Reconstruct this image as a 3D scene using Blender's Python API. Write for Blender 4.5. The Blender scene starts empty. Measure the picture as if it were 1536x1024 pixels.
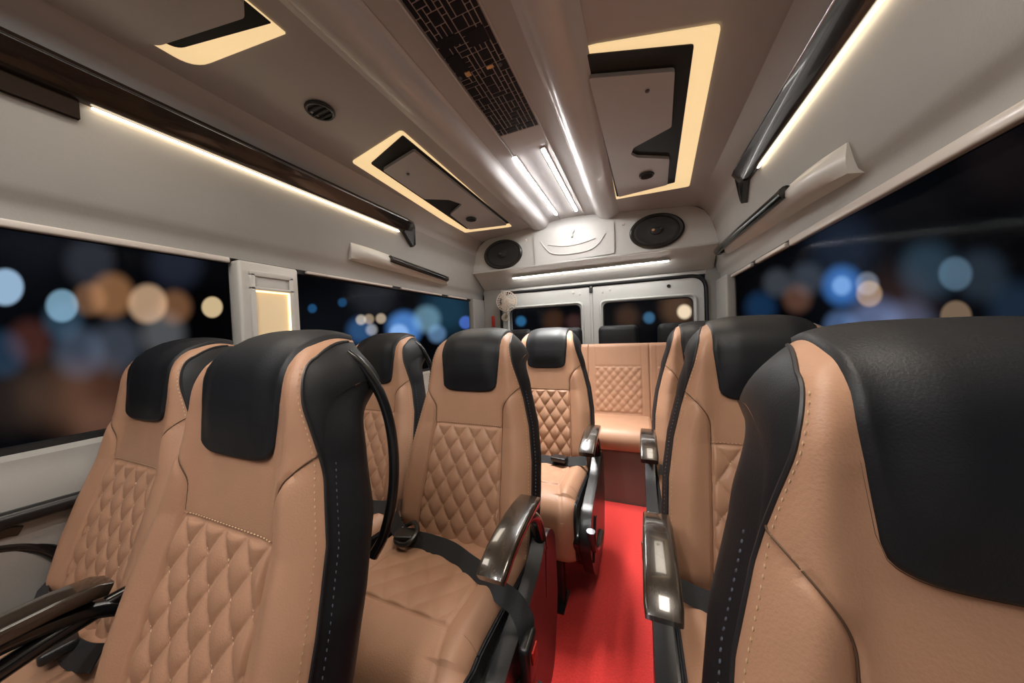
import bpy, math, random
import numpy as np
from mathutils import Vector, Matrix
random.seed(7)
sc = bpy.context.scene
C = sc.collection
PI = math.pi
H = 1.10            # camera height above the van floor
AX = -0.46          # x of the van's centre line
# ---------------------------------------------------------------- camera
FPX = 466.0
def _n(v): v = np.array(v, float); return v/np.linalg.norm(v)
_y = _n([960-768, 512-492, FPX]); _x = -_n([-362-768, 512-544, FPX])
_x = _n(_x-_y*np.dot(_x, _y)); _z = np.cross(_x, _y)
if _z[1] < 0: _z = -_z
RW = np.array([_x, _y, _z])
def ray(u, v): return RW @ np.array([u-768, 512-v, FPX])
def at(u, v, ax, val):
    """point of the place seen at photo position u,v on the plane axis=val (z above floor)"""
    r = ray(u, v)
    k = (val-H)/r[2] if ax == 2 else val/r[ax]
    p = r*k
    return (float(p[0]), float(p[1]), float(p[2]+H))
cam = bpy.data.cameras.new('camera'); cam.sensor_width = 36; cam.lens = FPX/1536*36
cam.clip_start = 0.01; cam.clip_end = 200
co = bpy.data.objects.new('camera', cam); C.objects.link(co); sc.camera = co
m = Matrix.Identity(4)
for i in range(3):
    m[i][0] = RW[i, 0]; m[i][1] = RW[i, 1]; m[i][2] = -RW[i, 2]
m[2][3] = H
co.matrix_world = m
# ---------------------------------------------------------------- materials
def mat(name, col, rough=.5, metal=0., noise=0., nscale=40., bump=0., bscale=200., emit=None, es=0., coat=0., spec=.5, sheen=0.):
    m = bpy.data.materials.new(name); m.use_nodes = True
    nt = m.node_tree; b = nt.nodes['Principled BSDF']
    b.inputs['Base Color'].default_value = (*col, 1); b.inputs['Roughness'].default_value = rough
    b.inputs['Metallic'].default_value = metal; b.inputs['Coat Weight'].default_value = coat
    b.inputs['Coat Roughness'].default_value = .08
    b.inputs['Specular IOR Level'].default_value = spec
    b.inputs['Sheen Weight'].default_value = sheen
    tc = nt.nodes.new('ShaderNodeTexCoord')
    if noise:
        n = nt.nodes.new('ShaderNodeTexNoise'); n.inputs['Scale'].default_value = nscale; n.inputs['Detail'].default_value = 4
        nt.links.new(tc.outputs['Object'], n.inputs['Vector'])
        r = nt.nodes.new('ShaderNodeMapRange'); r.inputs['To Min'].default_value = 1-noise; r.inputs['To Max'].default_value = 1+noise
        nt.links.new(n.outputs['Fac'], r.inputs['Value'])
        v = nt.nodes.new('ShaderNodeVectorMath'); v.operation = 'SCALE'; v.inputs[0].default_value = col
        nt.links.new(r.outputs[0], v.inputs['Scale']); nt.links.new(v.outputs[0], b.inputs['Base Color'])
    if bump:
        n = nt.nodes.new('ShaderNodeTexNoise'); n.inputs['Scale'].default_value = bscale; n.inputs['Detail'].default_value = 3
        nt.links.new(tc.outputs['Object'], n.inputs['Vector'])
        bp = nt.nodes.new('ShaderNodeBump'); bp.inputs['Strength'].default_value = bump; bp.inputs['Distance'].default_value = .002
        nt.links.new(n.outputs['Fac'], bp.inputs['Height']); nt.links.new(bp.outputs[0], b.inputs['Normal'])
    if emit:
        b.inputs['Emission Color'].default_value = (*emit, 1); b.inputs['Emission Strength'].default_value = es
    return m
M = {}
M['tan'] = mat('tan_leather', (.43, .238, .150), .46, noise=.10, nscale=14, bump=.22, bscale=330, spec=.42)
M['black'] = mat('black_leather', (.008, .009, .012), .5, noise=.15, nscale=20, bump=.18, bscale=420, spec=.35)
M['thread'] = mat('tan_thread', (.62, .44, .27), .7)
M['bthread'] = mat('grey_thread', (.07, .08, .11), .6)
M['seam'] = mat('seam_thread', (.10, .055, .032), .6)
M['fascia'] = mat('matt_brown_fascia', (.022, .014, .010), .7, spec=.08)
M['bpip'] = mat('black_piping', (.012, .012, .015), .45)
M['plastic'] = mat('black_plastic', (.012, .012, .013), .32, bump=.1, bscale=300)
M['gloss'] = mat('gloss_black_plastic', (.008, .008, .009), .2, coat=.3)
M['web'] = mat('belt_webbing', (.022, .024, .028), .6, bump=.5, bscale=700)
M['chrome'] = mat('chrome', (.62, .64, .70), .14, metal=1.)
M['steel'] = mat('dark_steel', (.10, .10, .11), .35, metal=.8)
M['redbtn'] = mat('red_button', (.55, .03, .02), .4)
M['ceil'] = mat('ceiling_vinyl', (.40, .38, .38), .36, noise=.03, nscale=5, spec=.5)
M['ridge'] = mat('ceiling_gloss', (.50, .485, .49), .28, noise=.03, nscale=5, coat=.25)
M['wall'] = mat('wall_panel', (.355, .343, .322), .5, noise=.05, nscale=6, bump=.15, bscale=150)
M['lwall'] = mat('lower_wall_panel', (.42,.40,.37), .45, noise=.04, nscale=6)
M['white'] = mat('white_plastic', (.60, .585, .56), .35, noise=.03, nscale=8)
M['door'] = mat('white_paint', (.60, .60, .585), .35, coat=.2)
M['rail'] = mat('cream_rail', (.62, .57, .53), .3, coat=.3)
M['rubber'] = mat('black_rubber', (.012, .012, .013), .6)
M['floor'] = mat('beige_floor', (.40, .27, .17), .4, noise=.12, nscale=12)
M['bench_base'] = mat('brown_grey_panel', (.15, .105, .09), .55, noise=.08, nscale=4)
M['ledW'] = mat('led_white', (1, 1, 1), .5, emit=(1., .98, .95), es=40)
M['ledS'] = mat('led_white_shelf', (1, 1, 1), .5, emit=(1., .97, .92), es=13)
M['ledY'] = mat('led_warm', (1, .85, .6), .5, emit=(1., .82, .58), es=5)
M['glow'] = mat('painted_cove_light', (.85, .65, .38), .45, emit=(1., .73, .38), es=.38)  # cove slope lit by hidden LEDs; their light is put in as emission
M['glowled'] = mat('warm_led_tape', (1, .85, .6), .45, emit=(1., .72, .38), es=1.0)
M['plamp'] = mat('pillar_diffuser', (.8, .66, .45), .4, emit=(1., .68, .34), es=.10)
M['fan'] = mat('cream_plastic', (.72, .62, .52), .4)
M['speaker'] = mat('speaker_cone', (.016, .017, .02), .5)
M['gold'] = mat('gold_plate', (.75, .48, .25), .3, metal=.8)
M['mosaic'] = mat('mosaic_ground', (.38, .32, .30), .4)
M['tile'] = mat('mosaic_tile', (.004, .004, .009), .4, spec=.15)
M['dark'] = mat('dark_recess', (.008, .008, .008), .45, spec=.2)

def wood_mat():
    m = bpy.data.materials.new('glossy_dark_wood'); m.use_nodes = True; nt = m.node_tree; b = nt.nodes['Principled BSDF']
    tc = nt.nodes.new('ShaderNodeTexCoord'); mp = nt.nodes.new('ShaderNodeMapping'); mp.inputs['Scale'].default_value = (70, 5, 70)
    n = nt.nodes.new('ShaderNodeTexNoise'); n.inputs['Scale'].default_value = 1.; n.inputs['Detail'].default_value = 5
    cr = nt.nodes.new('ShaderNodeValToRGB')
    cr.color_ramp.elements[0].position = .35; cr.color_ramp.elements[0].color = (.018, .013, .010, 1)
    cr.color_ramp.elements[1].position = .85; cr.color_ramp.elements[1].color = (.055, .038, .026, 1)
    nt.links.new(tc.outputs['Object'], mp.inputs[0]); nt.links.new(mp.outputs[0], n.inputs['Vector'])
    nt.links.new(n.outputs['Fac'], cr.inputs[0]); nt.links.new(cr.outputs[0], b.inputs['Base Color'])
    b.inputs['Roughness'].default_value = .22; b.inputs['Coat Weight'].default_value = .8; b.inputs['Coat Roughness'].default_value = .05
    return m
M['wood'] = wood_mat()
def strip_wood():
    m = bpy.data.materials.new('lacquered_brown_wood'); m.use_nodes = True; nt = m.node_tree; b = nt.nodes['Principled BSDF']
    tc = nt.nodes.new('ShaderNodeTexCoord'); mp = nt.nodes.new('ShaderNodeMapping'); mp.inputs['Scale'].default_value = (60, 1.5, 60)
    n = nt.nodes.new('ShaderNodeTexNoise'); n.inputs['Scale'].default_value = 1.; n.inputs['Detail'].default_value = 4
    cr = nt.nodes.new('ShaderNodeValToRGB')
    cr.color_ramp.elements[0].position = .4; cr.color_ramp.elements[0].color = (.010, .006, .005, 1)
    cr.color_ramp.elements[1].position = .7; cr.color_ramp.elements[1].color = (.020, .011, .007, 1)
    nt.links.new(tc.outputs['Object'], mp.inputs[0]); nt.links.new(mp.outputs[0], n.inputs['Vector'])
    nt.links.new(n.outputs['Fac'], cr.inputs[0]); nt.links.new(cr.outputs[0], b.inputs['Base Color'])
    b.inputs['Roughness'].default_value = .22; b.inputs['Coat Weight'].default_value = .35; b.inputs['Coat Roughness'].default_value = .04
    return m
M['swood'] = strip_wood()
def carpet_mat():
    m = mat('red_carpet', (.66, .034, .030), .9, noise=.35, nscale=160, bump=1., bscale=520, spec=.15, sheen=.3)
    return m
M['carpet'] = carpet_mat()
def glass_mat(name, tint, refl=1.):
    m = bpy.data.materials.new(name); m.use_nodes = True; nt = m.node_tree
    nt.nodes.remove(nt.nodes['Principled BSDF'])
    out = nt.nodes['Material Output']; t = nt.nodes.new('ShaderNodeBsdfTransparent'); t.inputs[0].default_value = (*tint, 1)
    g = nt.nodes.new('ShaderNodeBsdfGlossy'); g.inputs['Roughness'].default_value = .10; g.inputs['Color'].default_value = (.6*refl,)*3+(1,)
    lw = nt.nodes.new('ShaderNodeLayerWeight'); lw.inputs['Blend'].default_value = .5
    pw = nt.nodes.new('ShaderNodeMath'); pw.operation = 'POWER'; pw.inputs[1].default_value = 5.; nt.links.new(lw.outputs['Facing'], pw.inputs[0])
    f = nt.nodes.new('ShaderNodeMath'); f.operation = 'MULTIPLY_ADD'; f.inputs[1].default_value = .35; f.inputs[2].default_value = .03; nt.links.new(pw.outputs[0], f.inputs[0])
    mx = nt.nodes.new('ShaderNodeMixShader')
    nt.links.new(f.outputs[0], mx.inputs[0]); nt.links.new(t.outputs[0], mx.inputs[1]); nt.links.new(g.outputs[0], mx.inputs[2])
    nt.links.new(mx.outputs[0], out.inputs[0]); return m
M['glass'] = glass_mat('tinted_glass', (.82, .84, .87), .08)
M['glassR'] = glass_mat('rear_glass', (.8, .82, .85), .5)
# ---------------------------------------------------------------- mesh helpers
class MB:
    def __init__(s): s.v = []; s.f = []
    def grid(s, P, closed_u=False, flip=False):
        """P: list of rows of points"""
        o = len(s.v); nr = len(P); nc = len(P[0])
        for r in P: s.v.extend([tuple(map(float, p)) for p in r])
        for i in range(nr-1):
            for j in range(nc if closed_u else nc-1):
                a = o+i*nc+j; b = o+i*nc+(j+1) % nc; c = b+nc; d = a+nc
                s.f.append((a, d, c, b) if flip else (a, b, c, d))
        return s
    def loft(s, secs, caps=True):
        """closed sections"""
        o = len(s.v); nc = len(secs[0]); s.grid(secs, True)
        if caps:
            s.f.append(tuple(o+j for j in range(nc))[::-1])
            oo = o+(len(secs)-1)*nc; s.f.append(tuple(oo+j for j in range(nc)))
        return s
    def box(s, c, d, rx=0, ry=0, rz=0, bev=0):
        x, y, z = [k/2 for k in d]
        R = Matrix.Rotation(rz, 3, 'Z') @ Matrix.Rotation(ry, 3, 'Y') @ Matrix.Rotation(rx, 3, 'X')
        if bev <= 0:
            o = len(s.v)
            for sx in (-1, 1):
                for sy in (-1, 1):
                    for sz in (-1, 1):
                        s.v.append(tuple(Vector(c)+R@Vector((sx*x, sy*y, sz*z))))
            for f in ((0, 1, 3, 2), (4, 6, 7, 5), (0, 4, 5, 1), (2, 3, 7, 6), (0, 2, 6, 4), (1, 5, 7, 3)): s.f.append(tuple(o+k for k in f))
        else:
            bev = min(bev, x*.98, y*.98, z*.98)
            secs = []
            n = 4
            for (zz, ins) in [(-z, bev)]+[(-z+bev*(1-math.cos(t)), bev*(1-math.sin(t))) for t in (PI/6, PI/3, PI/2)]+[(z-bev*(1-math.cos(t)), bev*(1-math.sin(t))) for t in (PI/2, PI/3, PI/6)]+[(z, bev)]:
                sec = []
                for (cx, cy, a0) in ((x-bev, y-bev, 0), (-(x-bev), y-bev, 90), (-(x-bev), -(y-bev), 180), (x-bev, -(y-bev), 270)):
                    for k in range(n):
                        a = math.radians(a0+k*90/(n-1)); r = bev-ins
                        sec.append(tuple(Vector(c)+R@Vector((cx+r*math.cos(a), cy+r*math.sin(a), zz))))
                secs.append(sec)
            s.loft(secs)
        return s
    def tube(s, pts, r, n=10, rs=None, sy=1.):
        pts = [Vector(p) for p in pts]; secs = []; up = None
        for i, p in enumerate(pts):
            t = (pts[min(i+1, len(pts)-1)]-pts[max(i-1, 0)]).normalized()
            if up is None:
                up = Vector((0, 0, 1)) if abs(t.z) < .9 else Vector((1, 0, 0))
            a = t.cross(up).normalized(); b = a.cross(t).normalized(); up = b
            rr = rs[i] if rs else r
            secs.append([tuple(p+a*rr*math.cos(k*2*PI/n)+b*rr*sy*math.sin(k*2*PI/n)) for k in range(n)])
        return s.loft(secs)
    def ribbon(s, pts, w, t, side=(0, 1, 0)):
        """flat strap; side = direction of its width (a vector or list of vectors)"""
        pts = [Vector(p) for p in pts]; secs = []
        for i, p in enumerate(pts):
            d = (pts[min(i+1, len(pts)-1)]-pts[max(i-1, 0)]).normalized()
            sv = Vector(side[i] if isinstance(side, list) else side)
            sv = (sv-d*sv.dot(d)).normalized(); nn = d.cross(sv)
            secs.append([tuple(p+sv*a*w/2+nn*b*t/2) for a, b in ((-1, -1), (1, -1), (1, 1), (-1, 1))])
        return s.loft(secs)
    def lathe(s, prof, c, axis, n=32, sx=1., sy=1.):
        """prof: (r, h) pairs along axis"""
        ax = Vector(axis).normalized(); up = Vector((0, 0, 1)) if abs(ax.z) < .9 else Vector((1, 0, 0))
        a = ax.cross(up).normalized(); b = a.cross(ax).normalized(); c = Vector(c); secs = []
        for r, h in prof:
            r = max(r, 1e-5)
            secs.append([tuple(c+ax*h+a*r*sx*math.cos(k*2*PI/n)+b*r*sy*math.sin(k*2*PI/n)) for k in range(n)])
        return s.loft(secs)
    def prism(s, poly, d):
        """poly: 3D points; d: extrusion vector"""
        d = Vector(d); s.loft([[tuple(p) for p in poly], [tuple(Vector(p)+d) for p in poly]]); return s
    def mesh(s, name, smooth=True, angle=40):
        me = bpy.data.meshes.new(name); me.from_pydata(s.v, [], s.f); me.update()
        if smooth:
            me.polygons.foreach_set('use_smooth', [True]*len(me.polygons))
            try: me.set_sharp_from_angle(angle=math.radians(angle))
            except Exception: pass
        return me
    def build(s, name, m, parent=None, smooth=True, angle=40, **kw):
        me = s.mesh(name, smooth, angle); me.materials.append(M[m])
        o = bpy.data.objects.new(name, me); C.objects.link(o)
        if parent is not None: o.parent = parent
        for k, v in kw.items(): o[k] = v
        return o
def fixn(o):
    import bmesh
    bm = bmesh.new(); bm.from_mesh(o.data); bmesh.ops.recalc_face_normals(bm, faces=bm.faces); bm.to_mesh(o.data); bm.free(); return o
def empty(name, loc, label, cat, group=None, rz=0):
    o = bpy.data.objects.new(name, None); C.objects.link(o); o.location = loc; o.rotation_euler.z = rz
    o.empty_display_size = .05
    o['label'] = label; o['category'] = cat
    if group: o['group'] = group
    return o
def tag(o, label, cat, group=None):
    o['label'] = label; o['category'] = cat
    if group: o['group'] = group
    return o
def struct(o): o['kind'] = 'structure'; return o
def sstep(a, b, x):
    t = np.clip((x-a)/(b-a), 0, 1); return t*t*(3-2*t)
def rounded(poly, r, n=6):
    """round the corners of a 3D polygon; r number or list"""
    out = []; N = len(poly); P = [Vector(p) for p in poly]
    for i in range(N):
        p = P[i]; a = P[i-1]; b = P[(i+1) % N]; rr = r[i] if isinstance(r, (list, tuple)) else r
        if rr <= 0: out.append(p); continue
        ra = min(rr, (a-p).length*.48); rb = min(rr, (b-p).length*.48)
        p0 = p+(a-p).normalized()*ra; p1 = p+(b-p).normalized()*rb
        for k in range(n+1):
            t = k/n; out.append(p0*(1-t)**2+p*2*t*(1-t)+p1*t*t)
    return out
def cr(pts, n=8):
    """Catmull-Rom through points"""
    P = [np.array(p, float) for p in pts]; P = [2*P[0]-P[1]]+P+[2*P[-1]-P[-2]]; out = []
    for i in range(1, len(P)-2):
        for k in range(n):
            t = k/n; a, b, c, d = P[i-1:i+3]
            out.append(tuple(.5*((2*b)+(-a+c)*t+(2*a-5*b+4*c-d)*t*t+(-a+3*b-3*c+d)*t**3)))
    out.append(tuple(P[-2])); return out
# ================================================================ SEAT
ZB, ZT = .42, 1.105
_zs = [.40, .50, .60, .70, .80, .90, 1.0, 1.06, 1.13]
_ys = [-.130, -.112, -.086, -.054, -.020, .0, .010, .020, .040]
_ws = [.226, .236, .236, .230, .213, .187, .170, .165, .160]
def YF(z): return np.interp(z, _zs, _ys)
def WF(z): return np.interp(z, _zs, _ws)
QT, QB = .795, .43
def QW(z): return .128+(.795-z)*.06
def Tz(u):
    a = np.clip(np.abs(u), 0, 1)
    return ZT-.10*(1-np.sqrt(np.clip(1-.998*a**3.6, 0, 1)))
def seat_surf(u, v):
    """front upholstery surface; u -1..1 across, v 0..1 up, v>1 wraps over the top to the back"""
    u = np.asarray(u, float); v = np.asarray(v, float)
    vf = np.clip(v, 0, 1)
    T = Tz(u); z = ZB+vf*(T-ZB)
    x = u*WF(z)
    au = np.abs(u)
    y = YF(z)
    # side roll
    t = np.clip((au-.80)/.20, 0, 1); y = y+.034*(1-np.sqrt(np.clip(1-t*t*.97, 0, 1)))
    # top roll
    dT = np.clip((.065-(T-z))/.065, 0, 1); y = y+.046*(1-np.sqrt(np.clip(1-dT*dT*.97, 0, 1)))
    # bolsters: stand proud beside the quilted centre
    bz = sstep(.45, .52, z)*(1-sstep(.86, .99, z))
    y = y-.022*bz*np.exp(-((au-.80)/.17)**2)
    # headrest wings and pillow
    hz = sstep(.90, .98, z)
    y = y-.010*hz*np.exp(-((au-.82)/.14)**2)-.010*hz*(1-sstep(.3, .62, au))
    # quilt
    qa = (QW(z)-np.abs(x)); inq = sstep(0, .006, qa)*sstep(0, .006, QT-z)
    a = x/.060; b = (z-QT)/.082
    h = (np.abs(np.sin(PI*(a+b)))*np.abs(np.sin(PI*(a-b))))**.42
    y = y-(h*.0105-.004)*inq
    # grooves: quilt frame, shoulder seam
    g = np.exp(-(qa/.0028)**2)*sstep(QT+.004, QT, z)+np.exp(-((z-QT)/.0028)**2)*sstep(-.004, 0, qa)
    xs = SE(z)
    sl = (SE(z+.002)-SE(z-.002))/.004
    g2 = np.exp(-((np.abs(x)-xs)/np.sqrt(1+sl*sl)/.0040)**2)*sstep(.928, .90, z)/(1+.5*sl*sl)*(z > .42)
    y = y+.0045*np.clip(g, 0, 1)+.0065*g2
    # wrap over the top
    w = np.clip(v-1, 0, None)
    y = y+w*.30
    z = z+np.sin(np.clip(w/.36, 0, 1)*PI)*.012
    x = x*(1-w*.12)
    return x, y, z
def SE(z):
    """shoulder seam: starts at the outer edge near z=.93 and curves in to run down beside the quilt"""
    t = np.clip((.925-z)/.085, 0, 1)
    inner = QW(np.minimum(z, .795))+.001
    return WF(z)+(inner-WF(z))*(1-(1-t)**2.0)
def UB(v):
    """where the tan front meets the black side panel"""
    v = np.asarray(v, float); return 1-.15*(np.clip(v-.78, 0, .22)/.22)**1.7-.42*np.clip(v-1, 0, .3)
def S(u, v, off=0.):
    x, y, z = seat_surf(u, v)
    if off:
        e = .004
        a = np.array(seat_surf(u+e, v))-np.array(seat_surf(u-e, v)); b = np.array(seat_surf(u, v+e))-np.array(seat_surf(u, v-e))
        n = np.cross(a.T, b.T).T; n = n/np.maximum(np.linalg.norm(n, axis=0), 1e-9)
        x, y, z = x+n[0]*off, y+n[1]*off, z+n[2]*off
    return x, y, z
def uv_of(x, z):
    """surface parameters of a front point x,z"""
    u = x/WF(z); v = (z-ZB)/(Tz(u)-ZB); return u, v
MC = {}
def grid_from(U, V, off=0.):
    x, y, z = S(U, V, off); mb = MB()
    P = np.stack([x, y, z], -1); mb.grid(P.tolist()); return mb
def stitch(mb, pts, nrm=(0, -1, 0), L=.0045, gap=.0045, w=.0011, lift=.0006):
    pts = [Vector(p) for p in pts]; d = 0; acc = 0
    i = 0; on = 0.
    total = [0]
    for k in range(1, len(pts)): total.append(total[-1]+(pts[k]-pts[k-1]).length)
    s = gap/2; k = 1
    def P(q):
        j = int(np.searchsorted(total, q)); j = min(max(j, 1), len(pts)-1)
        t = (q-total[j-1])/max(total[j]-total[j-1], 1e-9); return pts[j-1].lerp(pts[j], t)
    nv = Vector(nrm)
    while s+L < total[-1]:
        a = P(s); b = P(s+L); m_ = (a+b)/2; t = (b-a).normalized(); sd = t.cross(nv).normalized(); o = len(mb.v)
        up = nv*(w*.9)
        for p, ww in ((a, .5), (m_, 1.), (b, .5)):
            mb.v += [tuple(p-sd*w*ww+nv*lift*0), tuple(p+up*ww+nv*lift), tuple(p+sd*w*ww)]
        for q in (0, 3):
            mb.f += [(o+q, o+q+1, o+q+4, o+q+3), (o+q+1, o+q+2, o+q+5, o+q+4)]
        s += L+gap
def build_seat_meshes():
    # --- tan backrest cover
    uu = np.concatenate([np.linspace(-.86, .86, 135)]); e = 1-np.array([.14, .11, .08, .055, .035, .02, .009, .003, 0])[1:]
    uu = np.concatenate([-e[::-1], uu, e]); vv = np.concatenate([np.linspace(0, .93, 215), np.linspace(.935, 1., 22), np.linspace(1.02, 1.30, 9)])
    U, V = np.meshgrid(uu, vv); U = U*UB(V); MC['backrest'] = grid_from(U, V).mesh('backrest', True, 180)
    # --- black headrest panel
    nu, nv = 41, 60; zbot = .905; rows = []
    for j in range(nv):
        s = j/(nv-1)
        row = []
        for i in range(nu):
            a = -1+2*i/(nu-1)
            if s < .72:
                # front part, from the rounded bottom edge up
                zz0 = zbot+.038*(1-(1-abs(a)**5)**(1/2.4))
                z = zz0+(s/.72)*(1.03-zz0)
                hw = .105+.014*sstep(.90, 1.09, z)
                u, v = uv_of(a*hw, z)
            else:
                q = (s-.72)/.28; hw0 = .1165; u0, v0 = uv_of(a*hw0, 1.03)
                u = u0+(a*.70-u0)*min(1, q*2); v = v0+q*(1.29-v0)
            row.append((u, v))
        rows.append(row)
    A = np.array(rows); U = A[..., 0]; V = A[..., 1]
    a_ = np.abs(np.linspace(-1, 1, nu))[None, :]; s_ = np.linspace(0, 1, nv)[:, None]
    ed = np.minimum(np.clip((1-a_)/.07, 0, 1), np.clip(s_/.035, 0, 1)); off = -.004+.0105*np.sqrt(ed*(2-ed))
    x, y, z = seat_surf(U, V); e = .004
    ta = np.array(seat_surf(U+e, V))-np.array(seat_surf(U-e, V)); tb = np.array(seat_surf(U, V+e))-np.array(seat_surf(U, V-e))
    n = np.cross(np.moveaxis(ta, 0, -1), np.moveaxis(tb, 0, -1)); n /= np.maximum(np.linalg.norm(n, axis=-1, keepdims=True), 1e-9)
    P = np.stack([x, y, z], -1)+n*off[..., None]
    MC['headrest_panel'] = MB().grid(P.tolist()).mesh('headrest_panel', True, 180)
    # --- black side panels (one each side) and back
    DZ, DY = [.4, .6, .8, .95, 1.05, 1.12], [.09, .112, .118, .105, .095, .086]
    for sg, nm in ((-1, 'L'), (1, 'R')):
        vs = np.concatenate([np.linspace(0, .93, 90), np.linspace(.935, 1., 16), np.linspace(1.02, 1.30, 9)])
        g0 = np.linspace(0, 1, 9); rows = []
        for v in vs:
            ub = float(UB(v)); row = []
            for q in g0:
                u = ub+(1-ub)*(1-(1-q)**2) if ub < .999 else 1.
                x, y, z = [float(c) for c in S(np.array(sg*u), np.array(v))]
                row.append((x, y, z))
            rows.append(row)
        mb = MB().grid(rows, flip=(sg < 0))
        vs = np.concatenate([np.linspace(0, .93, 90), np.linspace(.935, 1., 16)]); rows = []
        for v in vs:
            x, y, z = [float(c) for c in S(np.array(sg*1.), np.array(v))]; dep = float(np.interp(z, DZ, DY)); k = 1-float(sstep(.86, 1., v)); row = []
            for q in np.linspace(0, 1, 14):
                bul = .012*math.sin(min(q/.5, 1)*PI/2)-.055*max(0, (q-.45)/.55)**2
                w_ = q*.3
                row.append((x+sg*bul*k-(1-k)*x*.12*w_, y+q*dep, z+(1-k)*math.sin(min(w_/.36, 1)*PI)*.012))
            rows.append(row)
        mb.grid(rows, flip=(sg < 0))
        MC['side_panel'+nm] = mb.mesh('side_panel', True, 180)
    # back shell: a shallow closed bowl behind
    rows = []
    for v in np.linspace(0, 1, 30):
        row = []
        for u in np.concatenate([np.linspace(-1, 1, 31)]):
            x, y, z = [float(q) for q in seat_surf(np.array(u*.98), np.array(v))]
            dep = np.interp(z, [.4, .6, .8, .95, 1.05, 1.12], [.09, .112, .118, .105, .095, .085])
            zz = ZB+v*(float(Tz(u*.98))-ZB)
            yb = float(YF(zz))+.028+dep+.018*(1-abs(u)**3)-.012*abs(u)**6
            row.append((u*(float(WF(zz))-.030), yb, zz-.004))
        rows.append(row)
    MC['back_shell'] = MB().grid(rows, flip=True).mesh('back_shell', True, 180)
    # --- piping + stitches
    st = MB()
    for sg, nm in ((-1, 'L'), (1, 'R')):
        vs = np.concatenate([np.linspace(0.02, .95, 70), np.linspace(.955, 1., 10), np.linspace(1.02, 1.25, 6)])
        pe = [tuple(float(c) for c in S(np.array(sg*(float(UB(v))-.001)), np.array(v), .0008)) for v in vs]
        MC['piping'+nm] = MB().tube(pe, .0026, 6).mesh('piping')
        sm = []
        for z in np.concatenate([np.linspace(.924, .84, 40), np.linspace(.83, .44, 60)]):
            u, v = uv_of(float(SE(np.array(z)))-.0004, z); sm.append(tuple(float(c) for c in S(np.array(sg*min(u, .985)), np.array(v), .0011)))
        MC['shoulder_seam'+nm] = MB().tube(sm, .0013, 6).mesh('shoulder_seam')
        e_ = MB(); stitch(e_, [tuple(float(c) for c in S(np.array(sg*(float(UB(v))-.028)), np.array(v), .0006)) for v in np.linspace(.02, .985, 150)], (sg*.45, -.9, 0), .0042, .0055, .0011)
        MC['edge_stitching'+nm] = e_.mesh('edge_stitching', False)
        b_ = MB(); pts = []
        for v in np.linspace(.02, .97, 120):
            x, y, z = [float(c) for c in S(np.array(sg*1.), np.array(v))]; ub = float(UB(v))
            if ub > .985: pts.append((x+sg*.0075, y+.012, z))
        stitch(b_, pts, (sg*.9, -.3, 0), .004, .006, .0010, .0012); MC['side_stitching'+nm] = b_.mesh('side_stitching', False)
    # quilt stitch lines: along each diagonal, just inside the groove
    for sgn in (-1, 1):
        for k in range(-12, 13):
            line = []
            for z in np.arange(QB+.0, QT, .006):
                x = .060*(k-sgn*(z-QT)/.082)
                if abs(x) < float(QW(z))-.004:
                    u, v = uv_of(x, z); line.append(tuple(float(c) for c in S(np.array(u), np.array(v), .0012)))
            if len(line) > 3: stitch(st, line, (0, -1, 0), .0035, .0045, .0009, .0008)
    ln = []
    for x in np.linspace(-QW(QT), QW(QT), 60):
        u, v = uv_of(x, QT+.006); ln.append(tuple(float(c) for c in S(np.array(u), np.array(v), .0006)))
    stitch(st, ln, (0, -1, 0), .004, .0045, .0009)
    MC['stitching'] = st.mesh('stitching', False)
    pr_ = MB()
    # headrest panel edge cord
    ring = [tuple(P[j, 0]) for j in range(40, -1, -1)]+[tuple(P[0, i]) for i in range(nu)]+[tuple(P[j, nu-1]) for j in range(0, 41)]
    ring = [(p[0], p[1]-.0022, p[2]) for p in ring]
    pr_.tube(ring, .0020, 6); MC['headrest_piping'] = pr_.mesh('headrest_piping')
    # --- seat cushion
    prof = [(-.02, .345), (-.02, .42), (-.04, .452), (-.09, .458), (-.16, .462), (-.24, .468), (-.32, .474), (-.39, .477), (-.44, .473), (-.478, .458), (-.503, .428), (-.512, .39), (-.508, .34), (-.498, .29), (-.488, .245), (-.475, .232), (-.45, .235)]
    pf = np.array(cr(prof, 22)); xs = np.concatenate([-np.array([.226, .2255, .2235, .219, .212, .203]), np.linspace(-.195, .195, 79), np.array([.203, .212, .219, .2235, .2255, .226])])
    cy, cz = -.27, .40; rows = []
    for (y, z) in pf:
        row = []
        for x in xs:
            a = abs(x); t = min(max((a-.175)/.051, 0), 1); sh = 1-math.sqrt(max(0, 1-t*t*.98))
            top = sstep(.40, .455, z)*sstep(-.5, -.44, y)
            ins = .030*sh
            dy = ins*(1 if y < -.40 else 0)*.9; dz = -ins*top
            bol = .012*math.exp(-((a-.19)/.03)**2)*top*(y > -.45)
            q = 0.; g = 0.
            if z > .44:
                qa = .150-a; qb = min(-.075-y, y+.385)
                iq = float(sstep(0, .006, np.array(qa))*sstep(0, .006, np.array(qb)))
                aa = x/.075; bb = y/.085
                q = (abs(math.sin(PI*(aa+bb)))*abs(math.sin(PI*(aa-bb))))**.45*.0045*iq
                g = math.exp(-(qa/.003)**2)*(1 if -.40 < y < -.07 else 0)+math.exp(-((y+.385)/.003)**2)*(1 if qa > 0 else 0)
            # seam that runs from the quilt corner over the front edge
            xs2 = .150+max(0, -.385-y)*.30
            if y < -.385: g += math.exp(-((a-xs2)/.0035)**2)*(1 if z > .40 else 0)
            row.append((x, y+dy, z+dz+bol+q-.004*min(g, 1)))
        rows.append(row)
    MC['seat_cushion'] = MB().grid(rows, flip=True).mesh('seat_cushion', True, 180)
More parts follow.
